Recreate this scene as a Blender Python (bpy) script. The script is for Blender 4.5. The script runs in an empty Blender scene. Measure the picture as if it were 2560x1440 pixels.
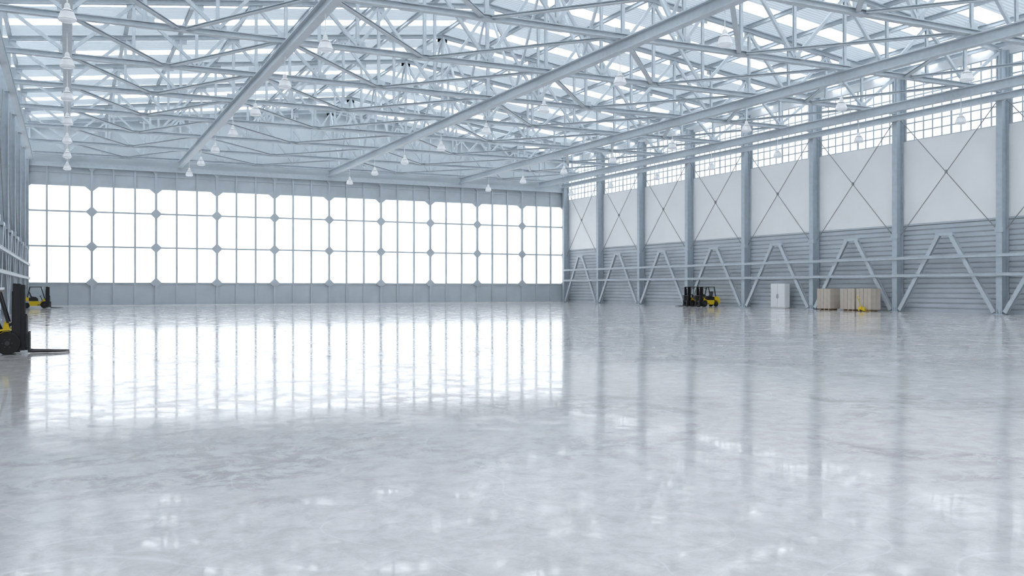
import bpy, bmesh, math, random
from mathutils import Vector, Matrix
random.seed(4)
S=bpy.context.scene
COL=S.collection
S.view_settings.view_transform='Standard'
S.view_settings.look='None'
S.view_settings.exposure=0.78

# ------------------------------------------------------------------ materials
def newmat(name):
    m=bpy.data.materials.new(name); m.use_nodes=True
    nt=m.node_tree
    return m,nt,nt.nodes['Principled BSDF']
def paint(name,col,rough=0.5,metal=0.0,var=0.06,scale=3.0,coat=0.0):
    m,nt,b=newmat(name)
    tc=nt.nodes.new('ShaderNodeTexCoord')
    n=nt.nodes.new('ShaderNodeTexNoise'); n.inputs['Scale'].default_value=scale; n.inputs['Detail'].default_value=4
    nt.links.new(tc.outputs['Object'],n.inputs['Vector'])
    r=nt.nodes.new('ShaderNodeValToRGB')
    r.color_ramp.elements[0].position=0.3; r.color_ramp.elements[1].position=0.7
    r.color_ramp.elements[0].color=tuple(max(0,c*(1-var)) for c in col)+(1,)
    r.color_ramp.elements[1].color=tuple(min(1,c*(1+var)) for c in col)+(1,)
    nt.links.new(n.outputs['Fac'],r.inputs['Fac']); nt.links.new(r.outputs['Color'],b.inputs['Base Color'])
    b.inputs['Roughness'].default_value=rough; b.inputs['Metallic'].default_value=metal
    b.inputs['Coat Weight'].default_value=coat
    return m
M={}
M['steel']=paint('steel_grey_paint',(0.56,0.62,0.67),0.45)
M['steel_col']=paint('column_paint',(0.48,0.55,0.61),0.45)
M['door']=paint('door_panel_paint',(0.52,0.575,0.62),0.5,scale=.6)
M['siding']=paint('siding_grey',(0.51,0.56,0.61),0.5,scale=.5)
M['white']=paint('white_wall_panel',(0.93,0.935,0.94),0.6,scale=.4,var=.02)
M['rod']=paint('rod_steel',(0.30,0.31,0.32),0.5)
M['lampwhite']=paint('lamp_enamel',(0.85,0.86,0.87),0.3)
M['yellow']=paint('forklift_yellow',(0.80,0.56,0.015),0.35,coat=.3,var=.03)
M['black']=paint('black_metal',(0.014,0.014,0.016),0.4)
M['rubber']=paint('rubber',(0.018,0.018,0.018),0.85)
M['hub']=paint('wheel_hub',(0.05,0.05,0.055),0.45)
M['card']=paint('cardboard',(0.56,0.50,0.43),0.8,scale=1.5)
M['wood']=paint('pallet_wood',(0.46,0.33,0.2),0.8,scale=6,var=.2)
M['cabinet']=paint('cabinet_white',(0.80,0.81,0.83),0.35,var=.02)
M['tape']=paint('packing_tape',(0.40,0.34,0.27),0.4)
M['chrome']=paint('bare_steel',(0.5,0.5,0.52),0.25,metal=.9)

def emis(name,col,st):
    m,nt,b=newmat(name)
    b.inputs['Base Color'].default_value=(.85,.9,.95,1); b.inputs['Roughness'].default_value=.2
    b.inputs['Emission Color'].default_value=col+(1,); b.inputs['Emission Strength'].default_value=st
    tc=nt.nodes.new('ShaderNodeTexCoord'); n=nt.nodes.new('ShaderNodeTexNoise'); n.inputs['Scale'].default_value=.15
    nt.links.new(tc.outputs['Object'],n.inputs['Vector'])
    r=nt.nodes.new('ShaderNodeMapRange'); r.inputs['To Min'].default_value=st*.93; r.inputs['To Max'].default_value=st*1.07
    nt.links.new(n.outputs['Fac'],r.inputs['Value']); nt.links.new(r.outputs['Result'],b.inputs['Emission Strength'])
    return m
M['doorglass']=emis('glowing_frosted_door_glazing',(1.0,1.0,1.0),.66)  # emission in the door panes stands in for daylight behind them
M['winglass']=emis('glowing_frosted_window_glazing',(0.97,0.985,1.0),0.60)  # clerestory panes glow by themselves, replacing daylight from outside
M['lens']=emis('lamp_refractor',(1,1,1),0.05)

# translucent roof sheets
def sheet(name,fac,c0,c1):
    m=bpy.data.materials.new(name); m.use_nodes=True; nt=m.node_tree; nt.nodes.clear()
    o=nt.nodes.new('ShaderNodeOutputMaterial'); mix=nt.nodes.new('ShaderNodeMixShader'); d=nt.nodes.new('ShaderNodeBsdfDiffuse'); t=nt.nodes.new('ShaderNodeBsdfTranslucent')
    tc=nt.nodes.new('ShaderNodeTexCoord'); w=nt.nodes.new('ShaderNodeTexWave'); w.bands_direction='Y'; w.inputs['Scale'].default_value=0.9; w.inputs['Distortion'].default_value=0
    bp=nt.nodes.new('ShaderNodeBump'); bp.inputs['Distance'].default_value=.08; bp.inputs['Strength'].default_value=.8
    nt.links.new(tc.outputs['Object'],w.inputs['Vector']); nt.links.new(w.outputs['Fac'],bp.inputs['Height'])
    nt.links.new(bp.outputs['Normal'],d.inputs['Normal'])
    r=nt.nodes.new('ShaderNodeValToRGB'); r.color_ramp.elements[0].color=c0+(1,); r.color_ramp.elements[1].color=c1+(1,)
    nt.links.new(w.outputs['Fac'],r.inputs['Fac']); nt.links.new(r.outputs['Color'],d.inputs['Color']); nt.links.new(r.outputs['Color'],t.inputs['Color'])
    mix.inputs['Fac'].default_value=fac
    nt.links.new(d.outputs[0],mix.inputs[1]); nt.links.new(t.outputs[0],mix.inputs[2]); nt.links.new(mix.outputs[0],o.inputs['Surface'])
    return m
M['roof']=sheet('roof_sheet',.08,(.46,.53,.58),(.60,.67,.72))
M['sky']=sheet('rooflight_sheet',.36,(.80,.84,.86),(.88,.91,.93))
M['gable']=sheet('gable_sheet',.0,(.60,.66,.70),(.66,.72,.76))

# polished concrete
m,nt,b=newmat('polished_concrete'); L=nt.links.new
tc=nt.nodes.new('ShaderNodeTexCoord')
def noise(scale,det,rough=.5,dist=0,vec=None):
    n=nt.nodes.new('ShaderNodeTexNoise'); n.inputs['Scale'].default_value=scale; n.inputs['Detail'].default_value=det
    n.inputs['Roughness'].default_value=rough; n.inputs['Distortion'].default_value=dist
    L(vec or tc.outputs['Object'],n.inputs['Vector']); return n
def ramp(src,p0,c0,p1,c1):
    r=nt.nodes.new('ShaderNodeValToRGB'); e=r.color_ramp.elements
    e[0].position=p0;e[1].position=p1;e[0].color=c0;e[1].color=c1; L(src,r.inputs['Fac']); return r
def mixc(f,a,b_,bt='MIX'):
    x=nt.nodes.new('ShaderNodeMix'); x.data_type='RGBA'; x.blend_type=bt
    if hasattr(f,'links') : L(f,x.inputs[0])
    else: x.inputs[0].default_value=f
    L(a,x.inputs[6])
    if isinstance(b_,tuple): x.inputs[7].default_value=b_
    else: L(b_,x.inputs[7])
    return x
def math_(op,a,b_=None):
    x=nt.nodes.new('ShaderNodeMath'); x.operation=op
    for i,v in enumerate((a,b_)):
        if v is None: continue
        if hasattr(v,'links'): L(v,x.inputs[i])
        else: x.inputs[i].default_value=v
    return x
n1=noise(.12,6,.6,.4); n2=noise(1.6,12,.78,.5); n3=noise(.22,6,.65,1.0); n5=noise(3.5,8,.76,.5)
base=ramp(n1.outputs['Fac'],.35,(.64,.62,.62,1),.65,(.72,.705,.705,1))
patch=ramp(n2.outputs['Fac'],.46,(0,0,0,1),.54,(1,1,1,1))
vm=nt.nodes.new('ShaderNodeVectorMath'); vm.operation='DISTANCE'; L(tc.outputs['Object'],vm.inputs[0]); vm.inputs[1].default_value=(2.4,11.6,0)
mr=nt.nodes.new('ShaderNodeMapRange'); L(vm.outputs['Value'],mr.inputs['Value']); mr.inputs['From Min'].default_value=.6; mr.inputs['From Max'].default_value=3.4
mr.inputs['To Min'].default_value=.16; mr.inputs['To Max'].default_value=0
n3b=math_('ADD',n3.outputs['Fac'],mr.outputs['Result'])
big=ramp(n3b.outputs[0],.52,(.16,.16,.16,1),.61,(1,1,1,1))
mul=mixc(1.0,patch.outputs['Color'],big.outputs['Color'],'MULTIPLY')
c1=mixc(mul.outputs[2],base.outputs['Color'],(.42,.405,.405,1))
fine=ramp(n5.outputs['Fac'],.38,(.83,.82,.82,1),.58,(1,1,1,1))
c2=mixc(1.0,c1.outputs[2],fine.outputs['Color'],'MULTIPLY')
n6=noise(.45,1.5,.4,0.3)
ab=math_('ABSOLUTE',math_('SUBTRACT',n6.outputs['Fac'],.5).outputs[0])
sc=ramp(ab.outputs[0],.0006,(.25,.25,.25,1),.0022,(0,0,0,1))
c3=mixc(sc.outputs['Color'],c2.outputs[2],(.85,.86,.88,1))
L(c3.outputs[2],b.inputs['Base Color'])
rr=nt.nodes.new('ShaderNodeMapRange'); rr.inputs['From Min'].default_value=.44; rr.inputs['From Max'].default_value=.60
rr.inputs['To Min'].default_value=.045; rr.inputs['To Max'].default_value=.19
L(n2.outputs['Fac'],rr.inputs['Value']); L(rr.outputs['Result'],b.inputs['Roughness'])
n4=noise(5,4,.55); bp=nt.nodes.new('ShaderNodeBump'); bp.inputs['Strength'].default_value=.02; bp.inputs['Distance'].default_value=.01
L(n4.outputs['Fac'],bp.inputs['Height']); L(bp.outputs['Normal'],b.inputs['Normal'])
b.inputs['IOR'].default_value=1.38
M['floor']=m

# ------------------------------------------------------------------ mesh building
class MB:
    def __init__(s): s.v=[]; s.f=[]; s.mi=[]
    def add(s,vs,fs,mi=0):
        o=len(s.v); s.v+= [tuple(p) for p in vs]; s.f+=[tuple(i+o for i in f) for f in fs]; s.mi+=[mi]*len(fs); return s
    def box(s,x0,x1,y0,y1,z0,z1,mi=0):
        return s.add([(x0,y0,z0),(x1,y0,z0),(x1,y1,z0),(x0,y1,z0),(x0,y0,z1),(x1,y0,z1),(x1,y1,z1),(x0,y1,z1)],
          [(0,3,2,1),(4,5,6,7),(0,1,5,4),(1,2,6,5),(2,3,7,6),(3,0,4,7)],mi)
    def prism(s,p0,p1,prof,up=(0,0,1),mi=0):
        p0=Vector(p0);p1=Vector(p1); d=(p1-p0).normalized(); up=Vector(up)
        if abs(d.dot(up))>.99: up=Vector((0,1,0)) if abs(d.y)<.9 else Vector((1,0,0))
        sd=d.cross(up).normalized(); u=sd.cross(d)
        n=len(prof)
        vs=[p0+sd*a+u*b for a,b in prof]+[p1+sd*a+u*b for a,b in prof]
        fs=[tuple(range(n-1,-1,-1)),tuple(range(n,2*n))]+[(i,(i+1)%n,n+(i+1)%n,n+i) for i in range(n)]
        return s.add(vs,fs,mi)
    def cyl(s,p0,p1,r,n=12,mi=0):
        return s.prism(p0,p1,[(r*math.cos(2*math.pi*i/n),r*math.sin(2*math.pi*i/n)) for i in range(n)],mi=mi)
    def lathe(s,prof,c=(0,0,0),axis='z',n=20,mi=0):
        vs=[];fs=[]
        for r,h in prof:
            for i in range(n):
                a=2*math.pi*i/n; x,y=r*math.cos(a),r*math.sin(a)
                p=(x,y,h) if axis=='z' else (x,h,y)
                vs.append((p[0]+c[0],p[1]+c[1],p[2]+c[2]))
        for k in range(len(prof)-1):
            for i in range(n):
                j=(i+1)%n
                fs.append((k*n+i,k*n+j,(k+1)*n+j,(k+1)*n+i))
        fs.append(tuple(range(n-1,-1,-1))); fs.append(tuple(range((len(prof)-1)*n,len(prof)*n)))
        return s.add(vs,fs,mi)
    def side(s,poly,y0,y1,mi=0):   # polygon in xz extruded along y
        n=len(poly)
        vs=[(x,y0,z) for x,z in poly]+[(x,y1,z) for x,z in poly]
        fs=[tuple(range(n)),tuple(range(2*n-1,n-1,-1))]+[(i,n+i,n+(i+1)%n,(i+1)%n) for i in range(n)]
        return s.add(vs,fs,mi)
    def mesh(s,name,mats,bevel=0,smooth=False):
        me=bpy.data.meshes.new(name); me.from_pydata(s.v,[],s.f); 
        for m in mats: me.materials.append(m)
        for p,mi in zip(me.polygons,s.mi): p.material_index=mi
        bm=bmesh.new(); bm.from_mesh(me); bmesh.ops.recalc_face_normals(bm,faces=bm.faces)
        if bevel: bmesh.ops.bevel(bm,geom=[e for e in bm.edges if e.is_manifold and e.calc_face_angle(0)>.6],offset=bevel,segments=2,affect='EDGES',clamp_overlap=True)
        bm.to_mesh(me); bm.free()
        if smooth:
            me.polygons.foreach_set('use_smooth',[True]*len(me.polygons))
            try: me.set_sharp_from_angle(angle=math.radians(40))
            except Exception: pass
        me.update(); return me
def rect(w,h): return [(-w/2,-h/2),(w/2,-h/2),(w/2,h/2),(-w/2,h/2)]
def ib(w,h,tf=.05,tw=.04):
    a,b=w/2,h/2; c=tw/2
    return [(-a,-b),(a,-b),(a,-b+tf),(c,-b+tf),(c,b-tf),(a,b-tf),(a,b),(-a,b),(-a,b-tf),(-c,b-tf),(-c,-b+tf),(-a,-b+tf)]
def uprof(w,h,t=.03):
    a,b=w/2,h/2
    return [(-a,-b),(a,-b),(a,b),(a-t,b),(a-t,-b+t),(-a+t,-b+t),(-a+t,b),(-a,b)]

def ob(name,data,parent=None,loc=(0,0,0),rz=0,**kw):
    o=bpy.data.objects.new(name,data); COL.objects.link(o)
    if parent: o.parent=parent
    o.location=loc; o.rotation_euler=(0,0,rz)
    for k,v in kw.items(): o[k]=v
    return o
def dup(root,loc,rz=0):
    n=root.copy(); COL.objects.link(n); n.location=loc; n.rotation_euler=(0,0,rz)
    for c in root.children:
        k=c.copy(); COL.objects.link(k); k.parent=n
        for g in c.children:
            q=g.copy(); COL.objects.link(q); q.parent=k
    return n

# ------------------------------------------------------------------ dimensions
CX=29.7; HW=34.35; YB=114.0; Y0=-14.0; CO=33.9
YS=[46.1+9.7*i for i in range(-2,8)]   # 26.7 .. 114
YS[-1]=113.4
def zr(x): return 24.6-abs(x)*4.2/34.0
K='structure'

# floor
f=MB(); f.box(CX-35,CX+35,Y0-.5,YB+.6,-.3,0)
ob('floor',f.mesh('floor',[M['floor']]),kind=K)

# ceiling : ribbed sheets with translucent rooflight strips
c=MB()
x1=34.7
y=Y0; q=0
while y<YB+.4:
    w_=1.65 if q%2 else 3.2
    ye=min(y+w_,YB+.4)
    c.add([(-x1,y,zr(x1)),(0,y,zr(0)),(x1,y,zr(x1)),(-x1,ye,zr(x1)),(0,ye,zr(0)),(x1,ye,zr(x1))],[(0,1,4,3),(1,2,5,4)],q%2)
    y=ye; q+=1
ob('ceiling',c.mesh('ceiling',[M['roof'],M['sky']]),loc=(CX,0,0),kind=K)

# side walls
def side_wall():
    b=MB()
    prof=[]
    z=0
    while z<7.25:
        prof+=[(0,z),(0,min(z+.30,7.3)),(.08,min(z+.33,7.3)),(.08,min(z+.40,7.3))]; z+=.405
    prof+=[(0,7.3)]
    n=len(prof)
    vs=[(x,Y0,z) for x,z in prof]+[(x,YB+.3,z) for x,z in prof]
    b.add(vs,[(i,i+1,n+i+1,n+i) for i in range(n-1)],0)
    b.box(.081,.3,Y0,YB+.3,0,7.3,0)
    b.box(0,.3,Y0,YB+.3,7.3,14.4,1)
    b.box(0,.3,Y0,YB+.3,19.7,20.38,1)
    b.box(0,.3,Y0,16.8,14.4,19.7,1)
    b.box(-.04,.02,Y0,YB+.3,7.25,7.4,0)
    return b
sw=side_wall().mesh('side_wall',[M['siding'],M['white']])
ob('wall_right',sw,loc=(CX+HW,0,0),kind=K)
swl=side_wall(); swl.v=[(-x,y,z) for x,y,z in swl.v]
ob('wall_left',swl.mesh('side_wall_left',[M['siding'],M['white']]),loc=(CX-HW,0,0),kind=K)

# gable walls
g=MB()
g.add([(-34.6,YB+.3,15.5),(34.6,YB+.3,15.5),(34.6,YB+.3,zr(34.6)),(0,YB+.3,zr(0)),(-34.6,YB+.3,zr(34.6))],[(0,1,2,3,4)])
ob('wall_back',g.mesh('wall_back',[M['gable']]),loc=(CX,0,0),kind=K)
g=MB(); g.side([(-34.6,0),(34.6,0),(34.6,zr(34.6)),(0,zr(0)),(-34.6,zr(34.6))],Y0-.3,Y0)
ob('wall_front',g.mesh('wall_front',[M['white']]),loc=(CX,0,0),kind=K)

# clerestory windows
def win():
    b=MB(); W=8.9; z0,z1=0,5.3; nc,nr=10,7
    for i in range(nc+1):
        y=-W/2+W*i/nc; t=.085 if i in(0,5,nc) else .05
        b.box(-.06,.06,y-t,y+t,z0,z1)
    for j in range(nr+1):
        z=z0+(z1-z0)*j/nr; t=.08 if j in(0,3,nr) else .05
        b.box(-.055,.055,-W/2,W/2,z-t if j else z,z+t if j<nr else z)
    b.box(-.05,.1,-4.85,-W/2,z0,z1); b.box(-.05,.1,W/2,4.85,z0,z1)
    return b.mesh('window_frame',[M['steel']])
wm=win(); pm=MB().box(.0,.03,-4.45,4.45,0.05,5.25).mesh('pane',[M['winglass']])
k=1
for sgn in(1,-1):
    for i in range(-3,7):
        yc=46.1+9.7*i+4.85
        w_=ob('window_%d'%k,wm,loc=(CX+sgn*(HW+.1),yc,14.4),rz=0 if sgn>0 else math.pi,kind=K)
        ob('glazing',pm,parent=w_,label='frosted white glass panes')
        k+=1

# hangar doors on back wall
def door_leaf():
    b=MB(); W=6.8; h=W/2
    Z=[2.57,6.67,10.6,13.5]
    b.box(-h,h,-.02,.14,0,Z[0]); b.box(-h,h,-.02,.14,Z[3],15.5)
    for s_ in(-1,1): b.box(s_*h-(.12 if s_>0 else 0),s_*h+(.12 if s_<0 else 0),-.24,.12,0,15.5)
    for x in(-h/3,h/3):
        b.box(x-.095,x+.095,-.19,.1,0,15.5)
    for z in Z[1:3]: b.box(-h,h,-.1,.1,z-.085,z+.085)
    b.box(-h,h,-.12,.1,Z[0]-.1,Z[0]+.05); b.box(-h,h,-.12,.1,Z[3]-.05,Z[3]+.1)
    b.box(-h,h,-.14,.1,0,.18); b.box(-h,h,-.1,.1,14.9,15.05)
    c=.64
    for s_ in(-1,1):
        e=s_*h
        for z in Z[1:3]:
            b.side([(e,z-c),(e-s_*c,z),(e,z+c)],-.25,-.1)
        b.side([(e,Z[0]-.3),(e-s_*.3,Z[0]-.3),(e-s_*c,Z[0]),(e,Z[0]+c)],-.25,.05)
        b.side([(e,Z[3]+.3),(e-s_*.3,Z[3]+.3),(e-s_*c*1.2,Z[3]),(e,Z[3]-c)],-.13,.05)
        b.side([(e,15.5),(e-s_*.4,15.5),(e,15.0)],-.25,-.03)
    return b.mesh('door_leaf',[M['door']])
dm=door_leaf(); dg=MB().box(-3.38,3.38,.08,.1,2.5,13.6).mesh('door_glazing',[M['doorglass']])
for i in range(10):
    d_=ob('door_%d'%(i+1),dm,loc=(CX-34+3.4+6.8*i,YB+(0.0 if i<5 else .12),0),kind=K)
    ob('glazing',dg,parent=d_,label='frosted white door glazing')
tk=1
def trim(mb,mat,loc=(0,0,0)):
    global tk
    ob('trim_%d'%tk,mb.mesh('trim',[M[mat]]),loc=loc,kind=K); tk+=1
trim(MB().box(-34.3,34.3,-.3,.25,15.5,16.05).box(-34.3,34.3,-.42,-.3,15.5,15.62),'steel',(CX,YB,0))
trim(MB().box(-34.1,34.1,-.36,-.26,0,.06),'lampwhite',(CX,YB,0))
trim(MB().box(-34.35,-33.9,-.2,.25,0,15.5).box(33.9,34.35,-.2,.25,0,15.5),'steel',(CX,YB,0))

# ------------------------------------------------------------------ columns
def col_mesh():
    b=MB()
    b.prism((0,0,.05),(0,0,20.0),ib(.5,.8,.05,.05),up=(1,0,0)); return b.mesh('column_shaft',[M['steel_col']])
cm=col_mesh()
cb=MB().box(-.5,.35,-.4,.4,0,.05); 
for s_ in(-1,1): cb.box(-.48,-.3,s_*.12-.02,s_*.12+.02,.05,.4)
cbm=cb.mesh('base_plate',[M['steel_col']])
br=MB().box(-.44,-.16,-.34,.34,6.2,6.6).box(-.44,-.16,-.34,.34,16.1,16.55)
brm=br.mesh('brace_bracket',[M['steel_col']])
root=None
for sgn in(1,-1):
    for i,y in enumerate(YS):
        if sgn<0 and y<40: continue
        loc=(CX+sgn*CO,y if i<9 else 113.55,0)
        if root is None:
            root=ob('steel_column',None,loc=loc,label='tall grey-blue painted steel H-section wall column',category='column',group='hangar wall columns')
            ob('column_shaft',cm,parent=root); ob('base_plate',cbm,parent=root); ob('brace_bracket',brm,parent=root)
        else: dup(root,loc,0 if sgn>0 else math.pi)

# A frames, cross braces
def a_leg(s_):
    b=MB(); b.prism((-.28,s_*4.40,.15),(-.28,s_*.55,6.25),ib(.34,.26,.04,.04),up=(1,0,0)); return b.mesh('leg',[M['steel']])
al,ar=a_leg(-1),a_leg(1)
ac=MB().box(-.4,-.16,-.8,.8,6.2,6.42).mesh('cap_bar',[M['steel']])
def rod(s_):
    b=MB(); b.cyl((-.1 - .05*s_,-s_*4.45,6.5),(-.1-.05*s_,s_*4.45,16.2),.035,8); return b.mesh('tie_rod',[M['rod']])
rd=[rod(1),rod(-1)]
tb=MB().box(-.2,0,-.06,.06,11.22,11.48).mesh('turnbuckle',[M['rod']])
rootA=rootB=None
for sgn in(1,-1):
    for i in range(9):
        if sgn<0 and YS[i]<40: continue
        yc=(YS[i]+9.7*.5) if i<8 else (YS[8]+113.55)/2
        loc=(CX+sgn*CO,yc,0); rz=0 if sgn>0 else math.pi
        if rootA is None:
            rootA=ob('wall_brace_frame',None,loc=loc,label='grey steel A-shaped brace frame against ribbed siding',category='brace frame',group='A-shaped wall brace frames')
            ob('leg',al,parent=rootA);ob('leg',ar,parent=rootA);ob('cap_bar',ac,parent=rootA)
            rootB=ob('cross_brace',None,loc=loc,label='thin steel rod X-brace between two wall columns',category='cross brace',group='rod cross braces on the walls')
            for r_ in rd: ob('tie_rod',r_,parent=rootB)
            ob('turnbuckle',tb,parent=rootB)
        else:
            a_=dup(rootA,loc,rz); b_=dup(rootB,loc,rz)
            if i==8: a_.scale=(1,.94,1); b_.scale=(1,.957,1)
for sgn in(1,-1):
    for z in(4.5,3.05):
        b=MB().prism((CX+sgn*(CO-.49),18,z),(CX+sgn*(CO-.49),YB-.4,z),ib(.18,.24,.03,.1))
        ob('wall_rail',b.mesh('wall_rail',[M['steel']]),label='long light grey steel rail fixed along the wall columns',category='rail',group='wall rails')
    b=MB().prism((CX+sgn*(CO-.62),18,16.35),(CX+sgn*(CO-.62),YB-.4,16.35),ib(.42,.5,.06,.05))
    ob('eave_beam',b.mesh('eave_beam',[M['steel']]),label='grey steel eave beam running along the wall columns',category='beam',group='eave beams')

# ------------------------------------------------------------------ longitudinal beams
BX=[-29.7,-17.8,0,17.8,29.7]
bmesh_=MB().prism((0,16,0),(0,YB-.4,0),ib(.5,.7,.07,.06)).mesh('ceiling_beam',[M['steel']])
for x in BX:
    ob('ceiling_beam',bmesh_,loc=(CX+x,0,16.4),label='long grey steel I-beam hung below the roof trusses',category='beam',group='ceiling I-beams')

# ------------------------------------------------------------------ trusses
PX=[0,4.45,8.9,13.35,17.8,21.77,25.73,29.7,33.45]
ZB=16.93
def zt(x): return zr(x)-.32-.17
tr=[]
b=MB().prism((-33.45,0,ZB),(33.45,0,ZB),ib(.38,.34,.05,.06))
for x in PX[:-1]:
    for s_ in((1,-1) if x else (1,)):
        b.box(s_*x-.5,s_*x+.5,-.03,.03,ZB+.1,ZB+.5)
        b.box(s_*x-.45,s_*x+.45,-.25,.25,ZB-.175,ZB-.165) 
tr.append(('bottom_chord',b.mesh('bottom_chord',[M['steel']])))
for s_ in(-1,1):
    b=MB().prism((0,0,zt(0)),(s_*33.45,0,zt(33.45)),ib(.38,.34,.05,.06))
    for x in PX: b.box(s_*x-.45,s_*x+.45,-.03,.03,zt(x)-.5,zt(x)-.1)
    tr.append(('top_chord',b.mesh('top_chord',[M['steel']])))
for x in PX:
    for s_ in((1,-1) if x else (1,)):
        b=MB().prism((s_*x,0,ZB+.15),(s_*x,0,zt(x)-.14),ib(.20,.18,.04,.03),up=(0,1,0))
        tr.append(('vertical_strut',b.mesh('vertical_strut',[M['steel']])))
for j in range(8):
    xa,xb=PX[j],PX[j+1]
    for s_ in(1,-1):
        if j%2==0: p,q=(s_*xa,0,zt(xa)-.2),(s_*xb,0,ZB+.2)
        else: p,q=(s_*xa,0,ZB+.2),(s_*xb,0,zt(xb)-.2)
        b=MB().prism(p,q,uprof(.20,.20,.04),up=(0,1,0))
        tr.append(('diagonal_strut',b.mesh('diagonal_strut',[M['steel']])))
root=None
for y in YS:
    if root is None:
        root=ob('roof_truss',None,loc=(CX,y,0),label='grey steel roof truss spanning the whole hangar',category='truss',group='roof trusses')
        for n_,me in tr: ob(n_,me,parent=root)
    else: dup(root,(CX,y,0))

# purlins
for x in PX:
    for s_ in((1,-1) if x else (1,)):
        b=MB().prism((0,16,0),(0,YB+.2,0),ib(.24,.30,.03,.03))
        ob('roof_purlin',b.mesh('roof_purlin',[M['steel']]),loc=(CX+s_*x,0,zr(x)-.17),label='grey steel purlin under the white roof sheets',category='purlin',group='roof purlins')
def stick(name,p,q,prof,label,cat,grp,up=(0,0,1)):
    p=Vector(p);q=Vector(q)
    b=MB().prism((0,0,0),q-p,prof,up=up)
    ob(name,b.mesh(name,[M['steel']]),loc=p,label=label,category=cat,group=grp)
for i in range(9):
    ya,yb=YS[i]+.18,YS[i+1]-.18
    for j in range(4):
        xa,xb=CX+BX[j],CX+BX[j+1]; xm=(xa+xb)/2
        for xe in(xa,xb):
            e=.3 if xe>xm else -.3
            stick('horizontal_brace',(xe-e*.8,ya,ZB),(xm+e,yb,ZB),ib(.28,.16,.03,.04),'light grey steel diagonal brace between roof trusses','brace','diagonal ceiling braces')
    ym=(ya+yb)/2; zz=zt(0)-.1
    for ye in(ya,yb):
        e=.2 if ye>ym else -.2
        stick('sway_brace',(CX,ym+e,16.86),(CX,ye,zz),rect(.16,.16),'slim grey steel sway brace rising from ceiling beam to truss','brace','sway braces')

# ------------------------------------------------------------------ pendant lamps
lp=[('cord',MB().cyl((0,0,.85),(0,0,1.93),.025,8).mesh('cord',[M['lampwhite']])),
 ('housing',MB().lathe([(.06,.86),(.09,.84),(.13,.74),(.13,.62),(.21,.55),(.25,.5)],n=20).mesh('housing',[M['lampwhite']],smooth=True)),
 ('lamp_shade',MB().lathe([(.16,.5),(.28,.46),(.32,.36),(.34,.28),(.40,.12),(.41,.1),(.38,.1)],n=24).mesh('lamp_shade',[M['lampwhite']],smooth=True)),
 ('lamp_lens',MB().lathe([(.37,.1),(.36,.04),(.28,0.0),(.1,-.02)],n=24).mesh('lamp_lens',[M['lens']],smooth=True))]
root=None
for x in BX:
    for i in range(-1,7):
        y=46.4+9.7*i
        if x<-10 and i<0: continue
        loc=(CX+x,y,14.12)
        if root is None:
            root=ob('pendant_lamp',None,loc=loc,label='white bell-shaped industrial pendant lamp hanging from ceiling beam',category='lamp',group='industrial pendant lamps')
            for n_,me in lp: ob(n_,me,parent=root)
        else: dup(root,loc)

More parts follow.
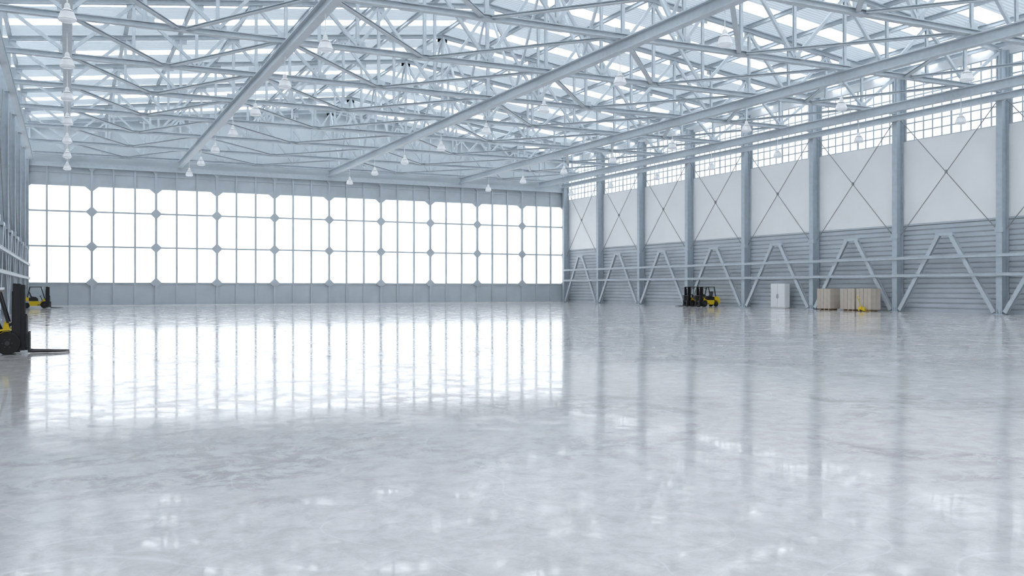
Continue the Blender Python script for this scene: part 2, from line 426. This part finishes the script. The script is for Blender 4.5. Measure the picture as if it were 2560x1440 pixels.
# ------------------------------------------------------------------ forklift
def forklift(loc,rz,label):
    R=ob('forklift',None,loc=loc,rz=rz,label=label,category='forklift')
    P=lambda n,mb,mat,par=R,bev=0,sm=False,l=(0,0,0),**k: ob(n,mb.mesh(n,[M[q] for q in mat.split()],bev,sm),parent=par,loc=l,**k)
    P('chassis',MB().side([(-1.35,.22),(.0,.22),(.02,.40),(.06,.72),(.02,.98),(-.08,1.0),(-.14,.66),(-.42,.58),(-.50,.70),(-1.35,.70)],-.46,.46),'yellow',bev=.02)
    P('counterweight',MB().side([(-1.36,.72),(-1.36,1.06),(-1.62,1.10),(-1.92,1.02),(-2.03,.80),(-2.05,.45),(-1.98,.28),(-1.86,.26),(-1.84,.48),(-1.7,.64),(-1.52,.70)],-.53,.53),'yellow',bev=.035)
    P('engine_hood',MB().side([(-1.36,.70),(-.52,.70),(-.56,.98),(-.7,1.02),(-1.36,1.06)],-.44,.44),'black',bev=.02)
    P('seat',MB().side([(-1.22,1.04),(-.68,1.0),(-.66,1.1),(-1.12,1.16),(-1.28,1.62),(-1.38,1.6)],-.26,.26),'black',bev=.03)
    P('step',MB().box(-.6,-.3,-.56,-.44,.3,.36).box(-.6,-.3,.44,.56,.3,.36),'black')
    g=MB()
    for s_ in(-1,1):
        y=s_*.47
        g.prism((.02,y,.95),(-.28,y,2.08),rect(.07,.07)); g.prism((-1.5,y,1.04),(-1.28,y,2.08),rect(.07,.07))
        g.prism((-1.30,y,2.1),(-.24,y,2.1),rect(.08,.07))
    for q in range(6):
        x=-.26-q*.19; g.box(x-.025,x+.025,-.47,.47,2.08,2.12)
    P('overhead_guard',g,'black')
    P('steering_wheel',MB().lathe([(.15,-.015),(.19,-.015),(.19,.015),(.15,.015)],c=(0,0,0),n=18),'black',l=(-.36,0,1.22)).rotation_euler=(0,-.6,0)
    P('steering_column',MB().cyl((-.12,0,.6),(-.36,0,1.22),.035),'black')
    P('headlamp',MB().cyl((-.22,.40,1.95),(-.12,.40,1.95),.07).cyl((-.22,-.40,1.95),(-.12,-.40,1.95),.07),'chrome')
    for x,r,w in((0,.34,.22),(-1.55,.27,.18)):
        for s_ in(-1,1):
            y=s_*(.47 if x==0 else .42)
            W=P('wheel',MB().lathe([(r*.55,-w/2),(r*.93,-w/2),(r,-w/2+.03),(r,w/2-.03),(r*.93,w/2),(r*.55,w/2)],axis='y',n=28),'rubber',sm=True,l=(x,y,r))
            hb=MB().lathe([(r*.5,-w/2+.03),(r*.56,-w/2-.005),(r*.56,w/2+.005),(r*.5,w/2-.03)],axis='y',n=20)
            hb.cyl((0,-w/2-.03,0),(0,w/2+.03,0),r*.2)
            for q in range(6):
                a=q*math.pi/3; hb.cyl((r*.38*math.cos(a),-w/2-.02,r*.38*math.sin(a)),(r*.38*math.cos(a),w/2+.02,r*.38*math.sin(a)),.02,6)
            P('wheel_hub',hb,'hub',par=W)
    P('mudguard',MB().side([(-.40,.5),(-.30,.72),(0,.80),(.1,.78),(.1,.73),(0,.75),(-.27,.68),(-.36,.5)],.36,.58).side([(-.40,.5),(-.30,.72),(0,.80),(.1,.78),(.1,.73),(0,.75),(-.27,.68),(-.36,.5)],-.58,-.36),'yellow')
    m_=MB()
    for s_ in(-1,1):
        m_.prism((.24,s_*.38,.06),(.24,s_*.38,2.13),ib(.09,.20,.03,.03),up=(1,0,0))
        m_.prism((.38,s_*.28,.10),(.38,s_*.28,2.10),ib(.08,.16,.03,.03),up=(1,0,0))
        m_.prism((.14,s_*.30,.3),(.14,s_*.30,1.9),rect(.06,.06))
    for z in(.35,1.15,2.09): m_.box(.16,.21,-.40,.40,z-.05,z+.05)
    P('mast',m_,'black')
    P('lift_cylinder',MB().cyl((.26,.16,.15),(.26,.16,1.7),.045).cyl((.26,-.16,.15),(.26,-.16,1.7),.045),'black')
    P('tilt_cylinder',MB().cyl((-.3,.38,.62),(.16,.38,.95),.04).cyl((-.3,-.38,.62),(.16,-.38,.95),.04),'black')
    c_=MB().box(.47,.54,-.5,.5,.12,.22).box(.47,.54,-.5,.5,.5,.62)
    for y in(-.48,-.32,-.16,0,.16,.32,.48): c_.box(.48,.52,y-.02,y+.02,.12,1.18)
    c_.box(.47,.53,-.5,.5,1.16,1.22)
    P('fork_carriage',c_,'black')
    for s_ in(-1,1):
        y=s_*.32
        P('fork',MB().side([(.54,.66),(.54,.05),(.60,.03),(1.68,.03),(1.68,.055),(.68,.10),(.60,.12),(.60,.66)],y-.075,y+.075),'black')
    return R
FL=forklift((-1.62,31.85,0),0,'yellow and black forklift with lowered forks, parked by the side wall')
def dupf(loc,rz,label):
    n=dup(FL,loc,rz); n['label']=label; return n
dupf((-2.05,102.6,0),0,'yellow and black forklift parked beside the closed hangar doors')
dupf((61.15,79.4,0),math.pi,'yellow and black forklift by the ribbed wall near the cabinet')
dupf((60.9,81.2,0),math.pi,'yellow and black forklift with its mast beside another forklift')

# ------------------------------------------------------------------ cabinet
R=ob('storage_cabinet',None,loc=(62.95,69.4,0),label='tall white two-door metal storage cabinet against the wall',category='cabinet')
ob('body',MB().box(-.28,.32,-1.0,1.0,.06,2.42).box(-.25,.3,-.95,.95,0,.06).mesh('body',[M['cabinet']],.01),parent=R)
for s_ in(-1,1):
    y0,y1=sorted((s_*.015,s_*.975))
    D=ob('door',MB().box(-.31,-.28,y0,y1,.1,2.39).mesh('door',[M['cabinet']],.005),parent=R)
    ob('handle',MB().box(-.35,-.33,s_*.1-.02,s_*.1+.02,1.0,1.4).box(-.34,-.31,s_*.1-.012,s_*.1+.012,1.02,1.05).box(-.34,-.31,s_*.1-.012,s_*.1+.012,1.35,1.38).mesh('handle',[M['rod']]),parent=D,label='dark metal handle')

# pallets and boxes
def pallet_mb():
    s_=MB()
    for y in(-.52,0,.52): s_.box(-.5,.5,y-.05,y+.05,.022,.122)
    d_=MB()
    for q in range(7):
        x=-.44+q*.1467; d_.box(x-.055,x+.055,-.6,.6,.122,.144)
    e_=MB()
    for x in(-.44,0,.44): e_.box(x-.05,x+.05,-.6,.6,0,.022)
    return s_,d_,e_
root=None; rb=None
bx=MB().box(-.283,.283,-.39,.39,0,.60,0)
bx.box(-.284,.284,-.03,.03,.0,.601,1)
bxm=bx.mesh('cardboard_box',[M['card'],M['tape']],0)
for (px,py) in((62.0,62.1),(62.0,59.3),(62.0,57.5)):
    if root is None:
        root=ob('pallet',None,loc=(px,py,0),label='wooden pallet loaded with stacked cardboard boxes',category='pallet',group='wooden pallets')
        for n_,mb in zip(('stringers','deck_boards','bottom_boards'),pallet_mb()):
            ob(n_,mb.mesh(n_,[M['wood']]),parent=root)
    else: dup(root,(px,py,0))
    for lz in range(3):
        for ax in(-1,1):
            for ay in(-1,1):
                loc=(px+ax*.29+random.uniform(-.004,.004),py+ay*.41,.145+lz*.602)
                if rb is None: rb=ob('cardboard_box',bxm,loc=loc,label='plain beige cardboard box stacked on a pallet',category='box',group='cardboard boxes on pallets')
                else: dup(rb,loc)
# pallet jack
R=ob('pallet_jack',None,loc=(61.15,57.5,0),label='yellow hand pallet jack pushed under a loaded pallet',category='pallet jack')
ob('fork',MB().box(.12,1.2,.17,.33,.03,.1).mesh('fork',[M['yellow']]),parent=R)
ob('fork',MB().box(.12,1.2,-.33,-.17,.03,.1).mesh('fork',[M['yellow']]),parent=R)
ob('pump_body',MB().box(.0,.14,-.33,.33,.06,.36).cyl((-.05,0,.12),(-.05,0,.5),.06).mesh('pump_body',[M['yellow']]),parent=R)
h=MB().cyl((-.08,0,.45),(-.28,0,1.05),.022)
h.cyl((-.28,0,1.05),(-.30,.13,1.12),.018).cyl((-.28,0,1.05),(-.30,-.13,1.12),.018).cyl((-.30,.13,1.12),(-.35,.13,1.28),.018).cyl((-.30,-.13,1.12),(-.35,-.13,1.28),.018).cyl((-.35,.14,1.28),(-.35,-.14,1.28),.02)
ob('handle',h.mesh('handle',[M['yellow']]),parent=R)
ob('wheel',MB().lathe([(.02,-.05),(.09,-.05),(.09,.05),(.02,.05)],c=(-.05,0,.09),axis='y',n=16).mesh('wheel',[M['rubber']]),parent=R)

# ------------------------------------------------------------------ world + camera
w=bpy.data.worlds.new('World'); S.world=w; w.use_nodes=True
bg=w.node_tree.nodes['Background']; bg.inputs[0].default_value=(.975,.98,1.0,1); bg.inputs[1].default_value=5.0
cam=bpy.data.cameras.new('Camera'); cam.sensor_width=36; cam.lens=36*2290/2560; cam.clip_end=500; cam.clip_start=.1
co=bpy.data.objects.new('Camera',cam); COL.objects.link(co); co.location=(0,0,2.0)
co.rotation_euler=(math.pi/2,0,-math.atan(1112/2290))
S.camera=co
